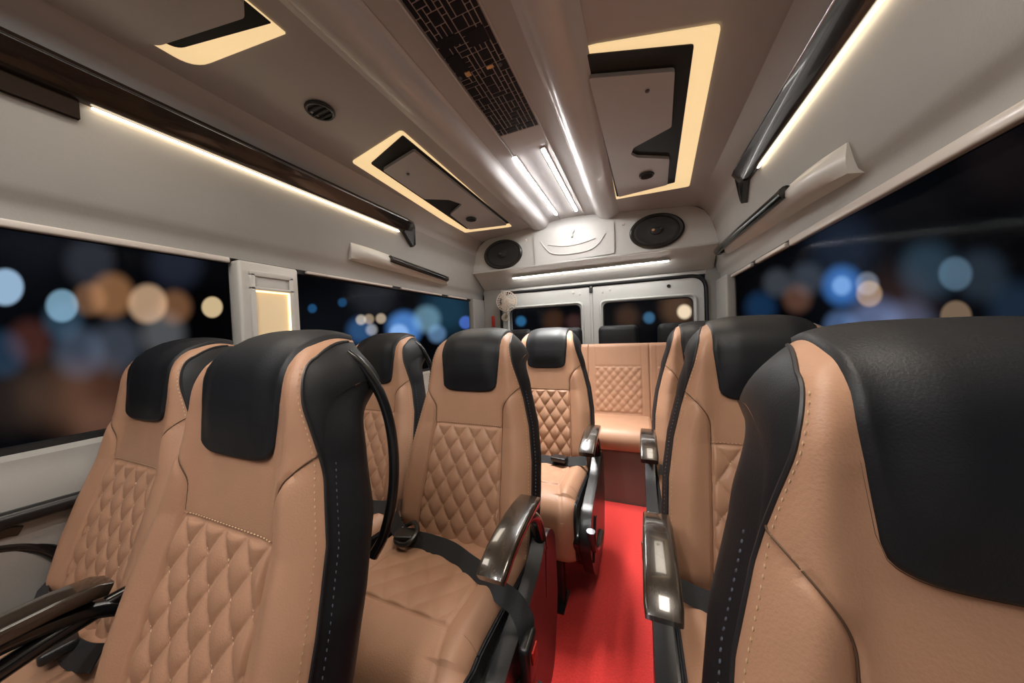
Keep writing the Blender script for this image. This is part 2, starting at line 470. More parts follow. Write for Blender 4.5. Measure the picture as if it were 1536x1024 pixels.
    for sg in (-1, 1):
        cs = MB()
        poly = [(sg*.224, y+(.027 if y < -.40 else 0), z-.028*float(sstep(.40, .455, z)*sstep(-.5, -.44, y))) for (y, z) in pf]
        cs.prism([(p[0], p[1], p[2]) for p in poly], (sg*.010, 0, 0))
        cs.tube([(sg*.228, p[1], p[2]) for p in poly[22:-22]], .004, 6)
        MC['cushion_side%d' % sg] = cs.mesh('cushion_side')
        # glossy console that carries the armrest on the aisle side
        c_ = MB(); c_.prism(rounded([(sg*.240, -.47, .30), (sg*.240, -.40, .16), (sg*.240, -.30, .07), (sg*.240, -.04, .07), (sg*.240, .03, .25), (sg*.240, .02, .47), (sg*.240, -.06, .52), (sg*.240, -.15, .45), (sg*.240, -.41, .40)], .05), (sg*.040, 0, 0))
        c_.box((sg*.282, -.36, .27), (.010, .05, .16), rx=-.5, bev=.004)
        MC['console%d' % sg] = fix(c_.mesh('side_console', True, 40))
    # --- base: shell under the cushion, side plates, legs
    b = MB()
    b.box((0, -.24, .285), (.40, .42, .12), bev=.02)
    for sg in (-1, 1):
        pl = rounded([(sg*.215, -.50, .33), (sg*.215, -.44, .22), (sg*.215, -.34, .13), (sg*.215, -.05, .13), (sg*.215, .03, .25), (sg*.215, .05, .44), (sg*.215, -.02, .50), (sg*.215, -.10, .42), (sg*.215, -.40, .41)], .04)
        b.prism(pl, (sg*.026, 0, 0))
    MC['seat_frame'] = fix(b.mesh('seat_frame'))
    t = MB()
    t.tube(cr([(0, -.46, .36), (0, -.42, .27), (0, -.33, .215), (0, -.2, .20)], 6), .012, 8, sy=1.4)
    MC['side_trim'] = t.mesh('side_trim')
    l = MB(); l.box((0, 0, .10), (.045, .05, .19), bev=.006); l.box((0, 0, .006), (.06, .12, .012)); MC['leg'] = fix(l.mesh('leg'))
    # --- armrest (aisle side; local x is mirrored by the builder)
    def arm(s):
        a = MB(); secs = []
        path = [(-.150, .648, .026, .016), (-.165, .655, .029, .018), (-.21, .659, .030, .018), (-.26, .658, .031, .018), (-.31, .652, .031, .018), (-.35, .643, .031, .018), (-.385, .629, .031, .018), (-.400, .620, .029, .015)]
        for i, (y, z, hw, hh) in enumerate(path):
            j0 = path[max(i-1, 0)]; j1 = path[min(i+1, len(path)-1)]; ty, tz = j1[0]-j0[0], j1[1]-j0[1]; l_ = math.hypot(ty, tz); ny, nz = -tz/l_*-1, ty/l_*-1
            sec = []
            for k in range(20):
                th = 2*PI*k/20; cx = math.copysign(abs(math.cos(th))**.25, math.cos(th)); sx = math.copysign(abs(math.sin(th))**.35, math.sin(th))
                sec.append((s*.266+cx*hw, y+ny*sx*hh*.75, z+nz*sx*hh*.75))
            secs.append(sec)
        a.loft(secs); return a.mesh('armrest_pad', True, 50)
    MC['arm+'] = fix(arm(1)); MC['arm-'] = fix(arm(-1))
    for s, k in ((1, '+'), (-1, '-')):
        a = MB()
        a.tube(cr([(s*.262, -.37, .612), (s*.262, -.31, .630), (s*.262, -.24, .632), (s*.262, -.17, .615), (s*.262, -.12, .58), (s*.262, -.09, .53), (s*.262, -.07, .47)], 6), .02, 12, rs=None, sy=.8)
        MC['brk'+k] = a.mesh('armrest_bracket')
        a = MB(); a.lathe([(.0, 0), (.034, 0), (.038, .006), (.038, .028), (.03, .034), (0, .034)], (s*.236, -.07, .46), (s, 0, 0), 24)
        a.tube([(s*.262, -.08, .47), (s*.262, -.09, .34)], .02, 10)
        MC['hub'+k] = a.mesh('armrest_hinge')
def fix(me):
    import bmesh
    bm = bmesh.new(); bm.from_mesh(me); bmesh.ops.recalc_face_normals(bm, faces=bm.faces); bm.to_mesh(me); bm.free(); return me
build_seat_meshes()
def part(name, key, m, parent, loc=(0, 0, 0), **kw):
    me = MC[key]
    if not me.materials: me.materials.append(M[m])
    o = bpy.data.objects.new(name, me); C.objects.link(o); o.parent = parent; o.location = loc
    for k, v in kw.items(): o[k] = v
    return o
def make_seat(x, y, s, label, group, arm=True, handle=None, belt=None, inner_arm=False, dz=0, rz=0):
    """s: +1 aisle on local +x, -1 aisle on local -x"""
    t = empty('coach_seat', (x, y, 0), label, 'seat', group, rz)
    br = part('backrest', 'backrest', 'tan', t); part('quilt_stitching', 'stitching', 'thread', br, label='pale tan quilting stitches')
    hp = part('headrest_panel', 'headrest_panel', 'black', t, label='black leather headrest panel'); part('piping', 'headrest_piping', 'bpip', hp)
    for k in 'LR':
        sp = part('side_panel', 'side_panel'+k, 'black', t, label='black leather side panel'); part('side_stitching', 'side_stitching'+k, 'bthread', sp)
        part('piping', 'piping'+k, 'bpip', br); part('shoulder_seam', 'shoulder_seam'+k, 'seam', br); part('edge_stitching', 'edge_stitching'+k, 'thread', br)
    part('back_shell', 'back_shell', 'plastic', t)
    cu = part('seat_cushion', 'seat_cushion', 'tan', t); [part('cushion_side', 'cushion_side%d' % q, 'black', cu) for q in (-1, 1)]
    fr = part('seat_frame', 'seat_frame', 'gloss', t); part('side_trim', 'side_trim', 'steel', fr, (s*.283, 0, 0)); (part('side_console', 'console%d' % s, 'plastic', t) if arm else None)
    for lx in (-.14, .14):
        for ly in (-.40, -.06): part('leg', 'leg', 'plastic', t, (lx, ly, 0))
    sides = ([s] if arm else [])+([-s] if inner_arm else [])
    for q in sides:
        k = '+' if q > 0 else '-'
        a = part('armrest', 'arm'+k, 'wood', t, label='glossy dark wood-grain armrest'); part('bracket', 'brk'+k, 'gloss', a); part('hinge', 'hub'+k, 'plastic', a)
    if handle:
        if 'handle' not in MC:
            a = MB(); a.tube(cr([(.135, .115, 1.075), (.155, .130, 1.05), (.178, .145, 1.0), (.196, .150, .94), (.205, .148, .87), (.204, .14, .80), (.194, .125, .735), (.18, .11, .70)], 6), .0095, 10)
            MC['handle'] = a.mesh('grab_handle')
            a = MB(); a.tube(cr([(-.165, .115, 1.075), (-.195, .135, 1.045), (-.215, .150, 1.0), (-.228, .155, .94), (-.232, .15, .87), (-.226, .14, .80), (-.21, .125, .745), (-.19, .115, .72)], 6), .0095, 10)
            MC['handleL'] = a.mesh('grab_handle')
        part('grab_handle', 'handle' if handle > 0 else 'handleL', 'gloss', t)
    if belt:
        if 'belt'+belt not in MC:
            a = MB()
            if belt == 'full':
                P_ = [(-.235, -.10, .53), (-.215, -.15, .505), (-.15, -.185, .486), (-.06, -.185, .484), (.03, -.195, .486), (.11, -.225, .487), (.18, -.255, .492), (.225, -.275, .485), (.262, -.275, .468), (.287, -.283, .44), (.293, -.288, .405)]
                a.ribbon(cr(P_, 6), .046, .0028, (0.15, .55, .8))
                MC['beltfull'] = a.mesh('seat_belt', True, 30)
                b = MB(); b.box((.297, -.292, .375), (.026, .062, .095), rx=.12, bev=.009); b.box((.297, -.282, .295), (.018, .044, .085), rx=.18, bev=.007)
                MC['bkfull'] = b.mesh('belt_buckle')
                b = MB(); b.box((.3115, -.292, .385), (.005, .03, .032), rx=.12, bev=.002); MC['btfull'] = b.mesh('release_button')
                b = MB(); b.tube(cr([(-.16, -.165, .50), (-.12, -.165, .52), (-.09, -.19, .512), (-.10, -.225, .495), (-.14, -.225, .492), (-.165, -.19, .495), (-.16, -.165, .50)], 5), .007, 8)
                b.box((-.128, -.195, .499), (.06, .05, .016), rz=.3, bev=.006); MC['acfull'] = b.mesh('belt_adjuster')
            else:
                sx = 1 if belt == 'lap' else -1
                P_ = [(-.22*sx, -.125, .50), (-.15*sx, -.15, .484), (-.05*sx, -.16, .480), (.08*sx, -.165, .480), (.17*sx, -.165, .488), (.225*sx, -.155, .495)]
                a.ribbon(cr(P_, 5), .042, .0028, (0, .6, .8)); MC['belt'+belt] = a.mesh('seat_belt', True, 30)
                b = MB(); b.box((.10*sx, -.175, .497), (.075, .05, .022), rz=-.15*sx, bev=.007); MC['bk'+belt] = b.mesh('belt_buckle')
                b = MB(); b.box((.118*sx, -.182, .5085), (.024, .03, .004), rz=-.15*sx, bev=.0015); MC['bt'+belt] = b.mesh('release_button')
        sb = part('seat_belt', 'belt'+belt, 'web', t, label='black webbing lap belt'); part('belt_buckle', 'bk'+belt, 'plastic', sb); (part('release_button', 'bt'+belt, 'redbtn', sb, label='red buckle button') if belt != 'lap' else None)
        if belt == 'full': part('belt_adjuster', 'acfull', 'plastic', sb)
    return t
GL = 'forward-facing coach seats left of the aisle'; GR = 'forward-facing coach seats right of the aisle'
make_seat(-.645, .305, 1, 'large tan seat left of aisle, nearest the camera, black curved grab handle behind its shoulder', GL, True, 1, None)
A0 = make_seat(-1.225, .385, 1, 'dim window seat at the far left edge, partly behind the nearest tan aisle seat', GL, True, None, 'lap', True)
make_seat(-.548, .925, 1, 'tan aisle seat with black lap belt across its cushion, left of red carpet, second row', GL, True, None, 'full')
make_seat(-1.065, 1.00, 1, 'second-row window seat seen between the nearest left seat and the belted aisle seat', GL, False, 1, 'lap')
make_seat(-.470, 1.60, 1, 'small tan aisle seat left of the carpet, just in front of the rear bench', GL, True, None, 'lap')
E1 = make_seat(.278, .345, -1, 'huge tan and black seat back filling the lower right corner of the view', GR, True, None, None); E1.scale = (.95, 1, .978)
make_seat(.290, .945, -1, 'single tan seat right of aisle with glossy square-ended armrest, behind the nearest right seat', GR, True, None, 'lapL')
make_seat(.285, 1.60, -1, 'rearmost single seat right of aisle, thin strip before the bench', GR, True, None, 'lapL')
lr = MB(); lr.tube(cr([(.262, .02, .60), (.262, -.10, .61), (.262, -.22, .60), (.262, -.34, .565), (.262, -.42, .52)], 6), .016, 12); lr.build('lower_rail', 'gloss', A0)
# ================================================================ REAR BENCH
def quilt_pad(w, h, d, qx, qz0, qz1, pw=.058, ph=.068, nx=70, nz=70, roll=.03):
    """upright pad, front toward -y; local x centred, z from 0"""
    rows = []
    for z in np.linspace(0, h, nz):
        row = []
        for x in np.linspace(-w/2, w/2, nx):
            t = max(0, 1-(w/2-abs(x))/.010); y = .006*(1-math.sqrt(max(0, 1-t*t*.98)))
            t = max(0, 1-(h-z)/roll); y += roll*(1-math.sqrt(max(0, 1-t*t*.98)))
            qa = qx-abs(x); qb = min(z-qz0, qz1-z)
            iq = float(sstep(0, .006, np.array(qa))*sstep(0, .006, np.array(qb)))
            y -= ((abs(math.sin(PI*(x/pw+(z-qz1)/ph)))*abs(math.sin(PI*(x/pw-(z-qz1)/ph))))**.45*.009-.003)*iq
            g = math.exp(-(qa/.003)**2)+(math.exp(-(qb/.003)**2) if qa > 0 else 0)
            y += .004*min(g, 1)
            row.append((x, y, z))
        rows.append(row)
    mb = MB().grid(rows)
    # back and rim
    o = rows; rim = [o[0][i] for i in range(nx)]+[o[j][-1] for j in range(1, nz)]+[o[-1][i] for i in range(nx-2, -1, -1)]+[o[j][0] for j in range(nz-2, 0, -1)]
    mb.loft([[tuple(p) for p in rim], [(p[0], d, p[2]) for p in rim]]); mb.f.pop(-2)
    return mb
bench = empty('rear_bench', (AX, 2.25, 0), 'full-width tan quilted rear bench beneath the back door windows', 'bench')
BX = [-.69, -.232, .212, .66]
BX = [-.56, -.13, .30, .73]
for i, bx in enumerate(BX):
    c = bx+ .0
    o = quilt_pad(.428, .55, .10, .165, .04, .375).build('backrest', 'tan', bench, angle=180)
    o.location = (c, .10, .455); o.rotation_euler.x = -.18
    cm = MB(); pf = cr([(.16, .34), (.16, .46), (.12, .478), (.0, .482), (-.14, .486), (-.22, .478), (-.262, .445), (-.272, .40), (-.25, .35), (-.20, .335)], 6); rows = []
    for (y, z) in pf:
        rows.append([(x+c, y+.0, z-(.018*(1-math.sqrt(max(0, 1-max(0, 1-(.214-abs(x))/.006)**2*.98))))*(z > .42)) for x in np.linspace(-.214, .214, 41)])
    cm.grid(rows, flip=True).build('seat_cushion', 'tan', bench, angle=180)
MB().box((0, .12, .02), (1.86, .6, .04)).box((0, -.205, .17), (1.86, .03, .34)).box((0, .1, .32), (1.86, .5, .03)).build('base_panel', 'bench_base', bench, smooth=False)
for hx in BX:  # dark pads added to imitate seat backs reflected in the rear windows
    o = MB().box((hx, .33, 1.035), (.30, .085, .19), bev=.04).build('headrest', 'black', bench, label='dark pad in place of a seat-back reflection in the rear glass', angle=60)
    st_ = MB(); st_.tube([(hx-.07, .30, .90), (hx-.07, .32, 1.0)], .006, 8); st_.tube([(hx+.07, .30, .90), (hx+.07, .32, 1.0)], .006, 8); st_.build('pad_post', 'chrome', o)
# ================================================================ FLOOR, CARPET
struct(MB().box((AX, .45, -.03), (2.3, 5.1, .06)).build('floor', 'floor', smooth=False))
cp = MB(); rows = []
for y in np.linspace(-.5, 2.025, 60):
    rows.append([(x, y, .006+random.uniform(0, .0008)) for x in np.linspace(-.37, .08, 24)])
cp.grid(rows); cp.box((-.145, .7625, .003), (.45, 2.525, .005))
tag(cp.build('aisle_carpet', 'carpet'), 'bright red carpet runner along the aisle floor up to the rear bench', 'carpet')
# ================================================================ CEILING
CX = -.495
PO = [(0, .945), (.098, .945), (.103, .935), (.118, .934), (.185, .929), (.200, .921), (.218, .900), (.242, .885), (.282, .878), (.322, .884), (.348, .898), (.366, .908), (.39, .908), (.80, .870), (.87, .862), (.905, .835), (.935, .782), (.95, .735)]
def px_(o, s_): return (CX if o < .5 else CX*max(0, (.95-o)/.45)+AX*(1-max(0, (.95-o)/.45)))+s_*o
XP = [px_(o, -1) for o, z in PO[::-1]]+[px_(o, 1) for o, z in PO[1:]]; ZP = [z for o, z in PO[::-1]]+[z for o, z in PO[1:]]
def ceil_z(x): return H+float(np.interp(x, XP, ZP))
def hit(u, v, off=0.):
    """where the sight line u,v meets the ceiling skin"""
    r = ray(u, v); k = .7/r[2]
    for _ in range(60):
        x = r[0]*k; z = ceil_z(x)-off; z = min(z, H+.908-(abs(x-CX)-.39)*.0927-off) if .38 < abs(x-CX) < .9 else z; k = k*.5+.5*(z-H)/r[2]
    return (float(r[0]*k), float(r[1]*k), float(r[2]*k+H))
prof = [(x, H+z) for x, z in zip(XP, ZP)]
def ext(profile, y0, y1, ny=2, th=None):
    mb = MB(); mb.grid([[(x, y, z) for x, z in profile] for y in np.linspace(y0, y1, ny)]); return mb
Y0, Y1 = -1.4, 2.62
cm = ext(prof, Y0, Y1)
cm.grid([[(x, y, z+.03) for x, z in prof] for y in (Y0, Y1)], flip=True)
struct(cm.build('ceiling', 'ceil', angle=25))
# glossy rounded ducts either side of the centre panel: own skins on the ceiling
for s, lb in ((-1, 'left'), (1, 'right')):
    sub = [(o, z-.0035) for o, z in PO if .18 < o < .37]
    pts = [(CX+s*p[0], H+p[1]) for p in cr([(o, z, 0.) for o, z in sub], 5)]
    d = ext(pts, Y0, Y1-.02); o = d.build('ceiling_duct_cover', 'ridge', angle=60)
    tag(o, 'long rounded glossy ceiling duct running %s of the central patterned panel' % lb, 'duct', 'ceiling ducts')
# slim raised flanges each side of the central strip
for s, lb in ((-1, 'left'), (1, 'right')):
    o = MB().tube([(CX+s*.103, Y0, H+.936), (CX+s*.103, Y1-.02, H+.936)], .004, 8).build('trim_%d' % (1 if s < 0 else 2), 'ridge'); struct(o)
# --- mosaic panel
zc = H+.943
t = empty('mosaic_ceiling_panel', (CX, .4, zc), 'black and bronze tile mosaic panel in the centre of the ceiling', 'ceiling panel')
def loc(o_): return o_
MB().box((0, -.205, -.002), (.194, 2.39, .004)).build('panel', 'mosaic', t, smooth=False)
cell = .01925; nx_ = 10; ny_ = 93; used = np.zeros((ny_, nx_), bool); tl = MB(); r_ = random.Random(3)
for j in range(ny_):
    for i in range(nx_):
        if used[j, i]: continue
        opts = [(1, 1), (2, 1), (1, 2), (2, 2), (1, 2), (2, 1), (3, 1), (1, 3), (2, 2)]
        r_.shuffle(opts)
        for w_, h_ in opts:
            if i+w_ <= nx_ and j+h_ <= ny_ and not used[j:j+h_, i:i+w_].any(): break
        else: w_, h_ = 1, 1
        used[j:j+h_, i:i+w_] = True
        y_ = -.95+ (j+h_/2)*cell*1.08; x_ = -.09625+(i+w_/2)*cell
        tl.box((x_, y_, -.005), (w_*cell-.0052, h_*cell*1.08-.0052, .003))
for (x_, y_, a_, b_) in ((.045, .52, .065, .05), (-.05, .50, .07, .035), (-.065, .58, .05, .07)): tl.box((x_, y_-.02, -.0055), (a_, b_, .0035))
tl.build('tile', 'tile', t, smooth=False, kind='stuff')
for nm, (u, v), r in (('screw', (690, 118), .0085), ('screw', (750, 97), .0085), ('screw', (720, 108), .006)):
    p = at(u, v, 2, zc-.008); MB().lathe([(0, 0), (r, 0), (r*.8, -.004), (r*.35, -.0045), (r*.35, -.003), (0, -.003)], (p[0]-CX, p[1]-.4, -.006), (0, 0, 1), 20).build('screw', 'steel', t, label='small metal screw head')
p = at(702, 111, 2, zc-.008); MB().box((p[0]-CX, p[1]-.4, -.008), (.020, .020, .003)).build('badge', 'gold', t, label='small copper square')
p = at(735, 100, 2, zc-.008); MB().box((p[0]-CX, p[1]-.4, -.008), (.026, .012, .003)).box((p[0]-CX, p[1]-.4, -.0095), (.003, .016, .002)).build('badge', 'gold', t, label='small copper bar')
# plain centre panel with the two LED bars
t = empty('centre_light_panel', (CX, 1.8, zc), 'grey centre ceiling panel holding two parallel white light bars near the rear', 'ceiling light')
MB().box((0, .195, -.002), (.194, 1.21, .004)).build('panel', 'ridge', t, smooth=False)
for a_, b_ in (((775, 235), (832, 322)), ((815, 223), (864, 316))):
    p = at(*a_, 2, zc-.01); q = at(*b_, 2, zc-.01); x_ = (p[0]+q[0])/2-CX
    bd = MB().box((x_, (p[1]+q[1])/2-1.8, -.0065), (.030, q[1]-p[1]+.02, .007), bev=.003).build('light_bar', 'white', t)
    MB().box((x_, (p[1]+q[1])/2-1.8, -.0115), (.018, q[1]-p[1], .007), bev=.003).build('diffuser', 'ledW', bd, label='glowing white diffuser')
# --- lit cove hatches in the side ceiling
def flat(poly, name, m, parent, d, off=0., r=.012, smooth=False, base=None, **kw):
    """polygon on the ceiling skin, d thick downward, standing off below it"""
    P_ = [Vector((p[0], p[1], H+.908-(abs(p[0]-CX)-.39)*.0927-off)) for p in rounded([(p[0], p[1], 0) for p in poly], r)]
    if base is not None: P_ = [p-Vector(base) for p in P_]
    o = MB().prism(P_, (0, 0, -d)).build(name, m, parent, smooth=smooth, **kw); return fixn(o)
def hatch(side, outer, inner, panel, lower, notch, vent, label, knob=None, seam=None):
    c = hit(*outer[0]); base = (c[0], c[1], ceil_z(c[0]))
    t = empty('ceiling_hatch_light', base, label, 'ceiling light', 'warm-lit ceiling hatches')
    O = [hit(*p) for p in outer]; I = [hit(*p) for p in inner]
    flat(O, 'glow_band', 'glow', t, .006, 0., [.02]*len(O), base=base, label='warm yellow cove band, hidden light painted as its own glow')
    flat(I, 'recess', 'dark', t, .004, .0065, .01, base=base, label='black recess gap')
    p = flat([hit(*q) for q in panel], 'hatch_panel', 'ceil', t, .016, .009, .012, base=base)
    if knob:
        k = hit(*knob, .026); MB().lathe([(0, 0), (.008, 0), (.007, .004), (0, .005)], (k[0]-base[0], k[1]-base[1], k[2]-base[2]), (0, 0, -1), 14).build('latch', 'steel', p)
    if lower: flat([hit(*q) for q in lower], 'speaker_cover', 'ceil', t, .016, .009, .008, base=base)
    if vent: vent_at(*vent, parent=t, base=base, r=.040, off=.026)
    return t, base
def vent_at(u, v, parent=None, base=(0, 0, 0), r=.05, off=0.):
    k = hit(u, v, off); c = (k[0]-base[0], k[1]-base[1], k[2]-base[2])
    if parent is None:
        root = empty('air_vent', k, 'round black air vent set in the ceiling between the two left lit hatches', 'air vent'); c = (0, 0, 0)
    else: root = parent
    ring = MB().lathe([(r*.78, 0), (r, 0), (r*1.0, .005), (r*.92, .010), (r*.80, .009), (r*.78, 0)], c, (0, 0, -1), 32).build('vent_ring', 'plastic', root)
    MB().lathe([(0, .0015), (r*.79, .0015), (r*.79, .003), (0, .003)], c, (0, 0, -1), 24).build('vent_throat', 'rubber', ring)
    mb = MB()
    for q in (-.45, 0, .45):
        l_ = 2*r*.75*math.sqrt(1-q*q); mb.box((c[0], c[1]+q*r, c[2]-.007), (l_, .0035, .012), rx=.5, bev=.001)
    mb.build('louvre', 'plastic', ring)
    return ring
vent_at(480, 165, r=.052)
hatch('R', [(873, 76), (1082, 34), (1034, 278), (922, 300)], [(877, 84), (1041, 62), (1012, 271), (925, 293)],
      [(883, 112), (1012, 96), (1007, 182), (950, 214), (946, 224), (955, 229), (1004, 231), (1001, 271), (928, 290)], None, None,
      (970, 262), 'warm-lit ceiling hatch right of the central panel, open dark wedge near its vent', knob=(971, 136))
hatch('L', [(527, 242), (602, 194), (768, 339), (694, 352)], [(556, 243), (604, 200), (764, 333), (700, 342)],
      [(574, 249), (621, 219), (760, 333), (704, 340), (675, 317), (693, 301), (673, 294), (636, 293)], None, None,
      (707, 328), 'warm-lit ceiling hatch left of the central panel, just before the rear wall', knob=(612, 261))
# nearest left hatch, cut by the top of the view: mirrored further forward
cc = hit(300, 100)
def L0(dx, dy): return (cc[0]+dx, cc[1]+dy, 0)
x_in = hit(428, 48)[0]; y_e = hit(428, 48)[1]; x_out = hit(225, 62)[0]; y_o = hit(300, 104)[1]
base = (x_in, y_e, ceil_z(x_in))
t = empty('ceiling_hatch_light', base, 'nearest warm-lit ceiling hatch, cut off by the upper left edge of view', 'ceiling light', 'warm-lit ceiling hatches')
gl = hit(218, 58); flat([(x_in, y_e), (x_out, y_o-.01), (gl[0], gl[1]), (gl[0]+.05, -.3), (x_in, -.3)], 'glow_band', 'glow', t, .006, 0, [.0, .06, .0, .0, .0], base=base, label='warm yellow cove band, hidden light painted as its own glow')
far = hit(404, 31); fo = hit(264, 70); 
flat([(x_in, far[1]), (fo[0], fo[1]), (fo[0]-.015, -.50), (x_in, -.52)], 'recess', 'dark', t, .004, .0065, [0, .03, .01, .01], base=base, label='black recess gap')
pn = hit(366, 12); po = hit(243, 57)
p3 = hit(212, 57); flat([(x_in+.01, pn[1]-.02), (pn[0], pn[1]), (po[0], po[1]-.005), (p3[0], p3[1]-.012), (p3[0], -.45), (x_in+.01, -.47)], 'hatch_panel', 'ceil', t, .018, .009, [0.005, .01, .01, .0, .01, .01], base=base)
xr_in, xr_out = 2*CX-x_in, 2*CX-x_out; base = (xr_in, y_e, ceil_z(xr_in))  # unseen hatch added to carry fill light, mirrored from the left one
t = empty('ceiling_hatch_light', base, 'added front right ceiling hatch for fill light, out of view above the nearest right seat', 'ceiling light', 'warm-lit ceiling hatches')
flat([(xr_in, y_e), (xr_out, y_o-.01), (xr_out, -.3), (xr_in, -.3)], 'glow_band', 'glow', t, .006, 0, [.0, .06, .0, .0], base=base, label='warm yellow cove band, hidden light painted as its own glow')
flat([(xr_in, far[1]), (2*CX-fo[0], fo[1]), (2*CX-fo[0], -.25), (xr_in, -.25)], 'recess', 'dark', t, .004, .0065, [0, .03, .01, .01], base=base, label='black recess gap')
flat([(xr_in-.01, pn[1]-.02), (2*CX-po[0], po[1]), (2*CX-po[0], -.2), (xr_in-.01, -.2)], 'hatch_panel', 'ceil', t, .018, .009, [.005, .01, .01, .01], base=base)
# ================================================================ WALLS
# upper wall panels with the wood strips at the ceiling corner
def wallprof(s):
    return [(.95, .735), (.965, .70), (.972, .66), (.985, .60), (1.005, .50), (1.018, .44), (1.026, .415), (1.040, .400), (1.046, .375), (1.046, .345), (1.075, .34)]
for s, nm in ((-1, 'left'), (1, 'right')):
    pts = [(AX+s*o, H+z) for o, z in wallprof(s)]
    mb = MB(); mb.grid([[(x, y, z) for x, z in pts] for y in (Y0, 2.90)], flip=(s > 0))
    # outer skin
    mb.grid([[(x+s*.04, y, z+.01) for x, z in pts] for y in (Y0, 2.90)], flip=(s < 0))
    # lower wall
    lp = [(1.075, -.265), (1.045, -.262), (1.030, -.275), (1.026, -.315), (1.012, -.335), (1.010, -.50), (1.03, -.56), (1.03, -1.10)]
    pts = [(AX+s*o, H+z) for o, z in lp]
    mb.grid([[(x, y, z) for x, z in pts] for y in (Y0, 2.90)], flip=(s > 0))
    mb.grid([[(x+s*.05, y, z) for x, z in pts] for y in (Y0, 2.90)], flip=(s < 0))
    # corner post at the rear
    mb.box((AX+s*1.045, 2.77 if s < 0 else 2.72, 1.14), (.06, .26 if s < 0 else .34, .62), bev=.012)
    struct(mb.build('wall_'+nm, 'wall', angle=35))
    # wood strip
    xw = lambda o: AX+s*o
    ye = 1.72 if s < 0 else 1.93
    st = empty('wood_cornice', (xw(.95), .5, H+.70), 'long lacquered dark wood strip at the top of the %s wall with a warm light line beneath' % nm, 'light strip', 'wood cornices')
    sec = [(.925, .775), (.905, .765), (.900, .750), (.912, .735), (.935, .700), (.950, .690), (.965, .688), (.955, .74)]
    def P(y, k=1.): return [(xw(.955+(o-.955)*k)-xw(.95), y-.5, (.73+(z-.73)*k)-.70) for o, z in sec]
    mb = MB(); mb.loft([P(Y0+.05), P(ye-.10), P(ye-.03, .9), P(ye, .55)]); fixn(mb.build('trim_board', 'swood', st, angle=35))
    mb = MB(); mb.tube([(xw(.9015)-xw(.95), Y0+.05-.5, .050), (xw(.9015)-xw(.95), ye-.10-.5, .050)], .0035, 8); mb.build('edge_bead', 'chrome', st, label='thin bright edge line')
    # hooked end
    mb = MB(); mb.prism([(xw(.925)-xw(.95), ye-.05-.5, .055), (xw(.925)-xw(.95), ye+.0-.5, .045), (xw(.955)-xw(.95), ye+.035-.5, -.065), (xw(.955)-xw(.95), ye+.01-.5, -.085), (xw(.94)-xw(.95), ye-.09-.5, -.01)], (s*.03, 0, 0))
    fixn(mb.build('end_cap', 'gloss', st, smooth=False))
    ys_ = (.385, 1.60) if s < 0 else (-.4, 1.70)
    MB().box((xw(.957)-xw(.95), (ys_[0]+ys_[1])/2-.5, -.0175), (.010, ys_[1]-ys_[0], .006), bev=.004).build('light_line', 'ledY', st, label='warm white light line')
    if s < 0:
        MB().box((xw(.966)-xw(.95), (Y0+.365)/2-.5, -.030), (.014, .365-Y0, .060)).build('front_fascia', 'fascia', st, smooth=False)
# window rails
def rail(s, z, y0, y1, nm, lab, h=.022, cols='rail', o_=1.048):
    x = AX+s*(o_-.008)
    o = MB().box((x, (y0+y1)/2, H+z), (.02, y1-y0, h), bev=.006).build('curtain_rail', cols)
    tag(o, lab, 'rail', 'curtain rails above the windows'); return o
rail(-1, .333, -.6, .725, '', 'cream rail over the large front left window')
rail(-1, .335, 1.03, 1.60, '', 'thin white rail segment over second left window, beside the lit pillar', .014)
rail(-1, .335, 1.68, 2.15, '', 'thin white rail segment over second left window, below the dark grab handle', .014)
rail(-1, .335, 2.25, 2.55, '', 'short rail segment over left window, nearest the white fan', .014)
rail(1, .325, -.2, 1.62, '', 'long cream rail over the right window, running to the front', .03)
rail(1, .325, 1.66, 2.02, '', 'short white rail segment over right window, next after the long one', .02)
rail(1, .325, 2.10, 2.5, '', 'rearmost short rail segment over the right window beside the back door', .02)
# windows
def window(n, s, y0, y1, gl='glass'):
    x = AX+s*1.065; w = empty('window_%d' % n, (x, (y0+y1)/2, H+.03), '', '')
    del w['label']; del w['category']; struct(w)
    L_ = y1-y0
    MB().box((s*.012, 0, .015), (.005, L_, .63)).build('pane', gl, w, smooth=False)
    f = MB(); f.box((0, 0, .31), (.03, L_, .03)); f.box((0, 0, -.287), (.035, L_, .022)); f.box((0, -L_/2+.012, 0), (.03, .024, .62)); f.box((0, L_/2-.012, 0), (.03, .024, .62))
    f.build('frame', 'rubber', w, smooth=False)
window(1, -1, -2.0, .76); window(2, -1, .96, 2.68); window(3, 1, -2.0, 2.58)
# left pillar with the lit panel
px0, px1 = AX-1.075, AX-1.0
MB_ = MB().box(((px0+px1)/2, .85, H+.035), (px1-px0, .235, .60), bev=.012)
struct(MB_.build('trim_3', 'white', angle=50))
t = empty('pillar_lamp', (px1, .85, H+.0), 'warm-lit rectangular lamp panel on the white pillar between the left windows', 'wall lamp')
f = MB()
for (y_, z_, a_, b_) in ((0, .285, .17, .022), (0, .225, .17, .012), (-.076, .02, .018, .53), (.076, .02, .018, .53), (0, -.25, .17, .02)): f.box((.008, y_, z_), (.016, a_, b_), bev=.003)
f.build('frame', 'white', t)
MB().box((.003, 0, .255), (.008, .135, .05), bev=.003).build('cap_plate', 'white', t)
MB().box((.002, 0, -.01), (.004, .136, .46)).build('diffuser', 'plamp', t, smooth=False, label='softly glowing warm panel')
MB().box((.009, 0, .214), (.006, .134, .006)).box((.009, .064, -.01), (.006, .005, .44)).build('light_tape', 'glowled', t, smooth=False, label='bright warm edge light')
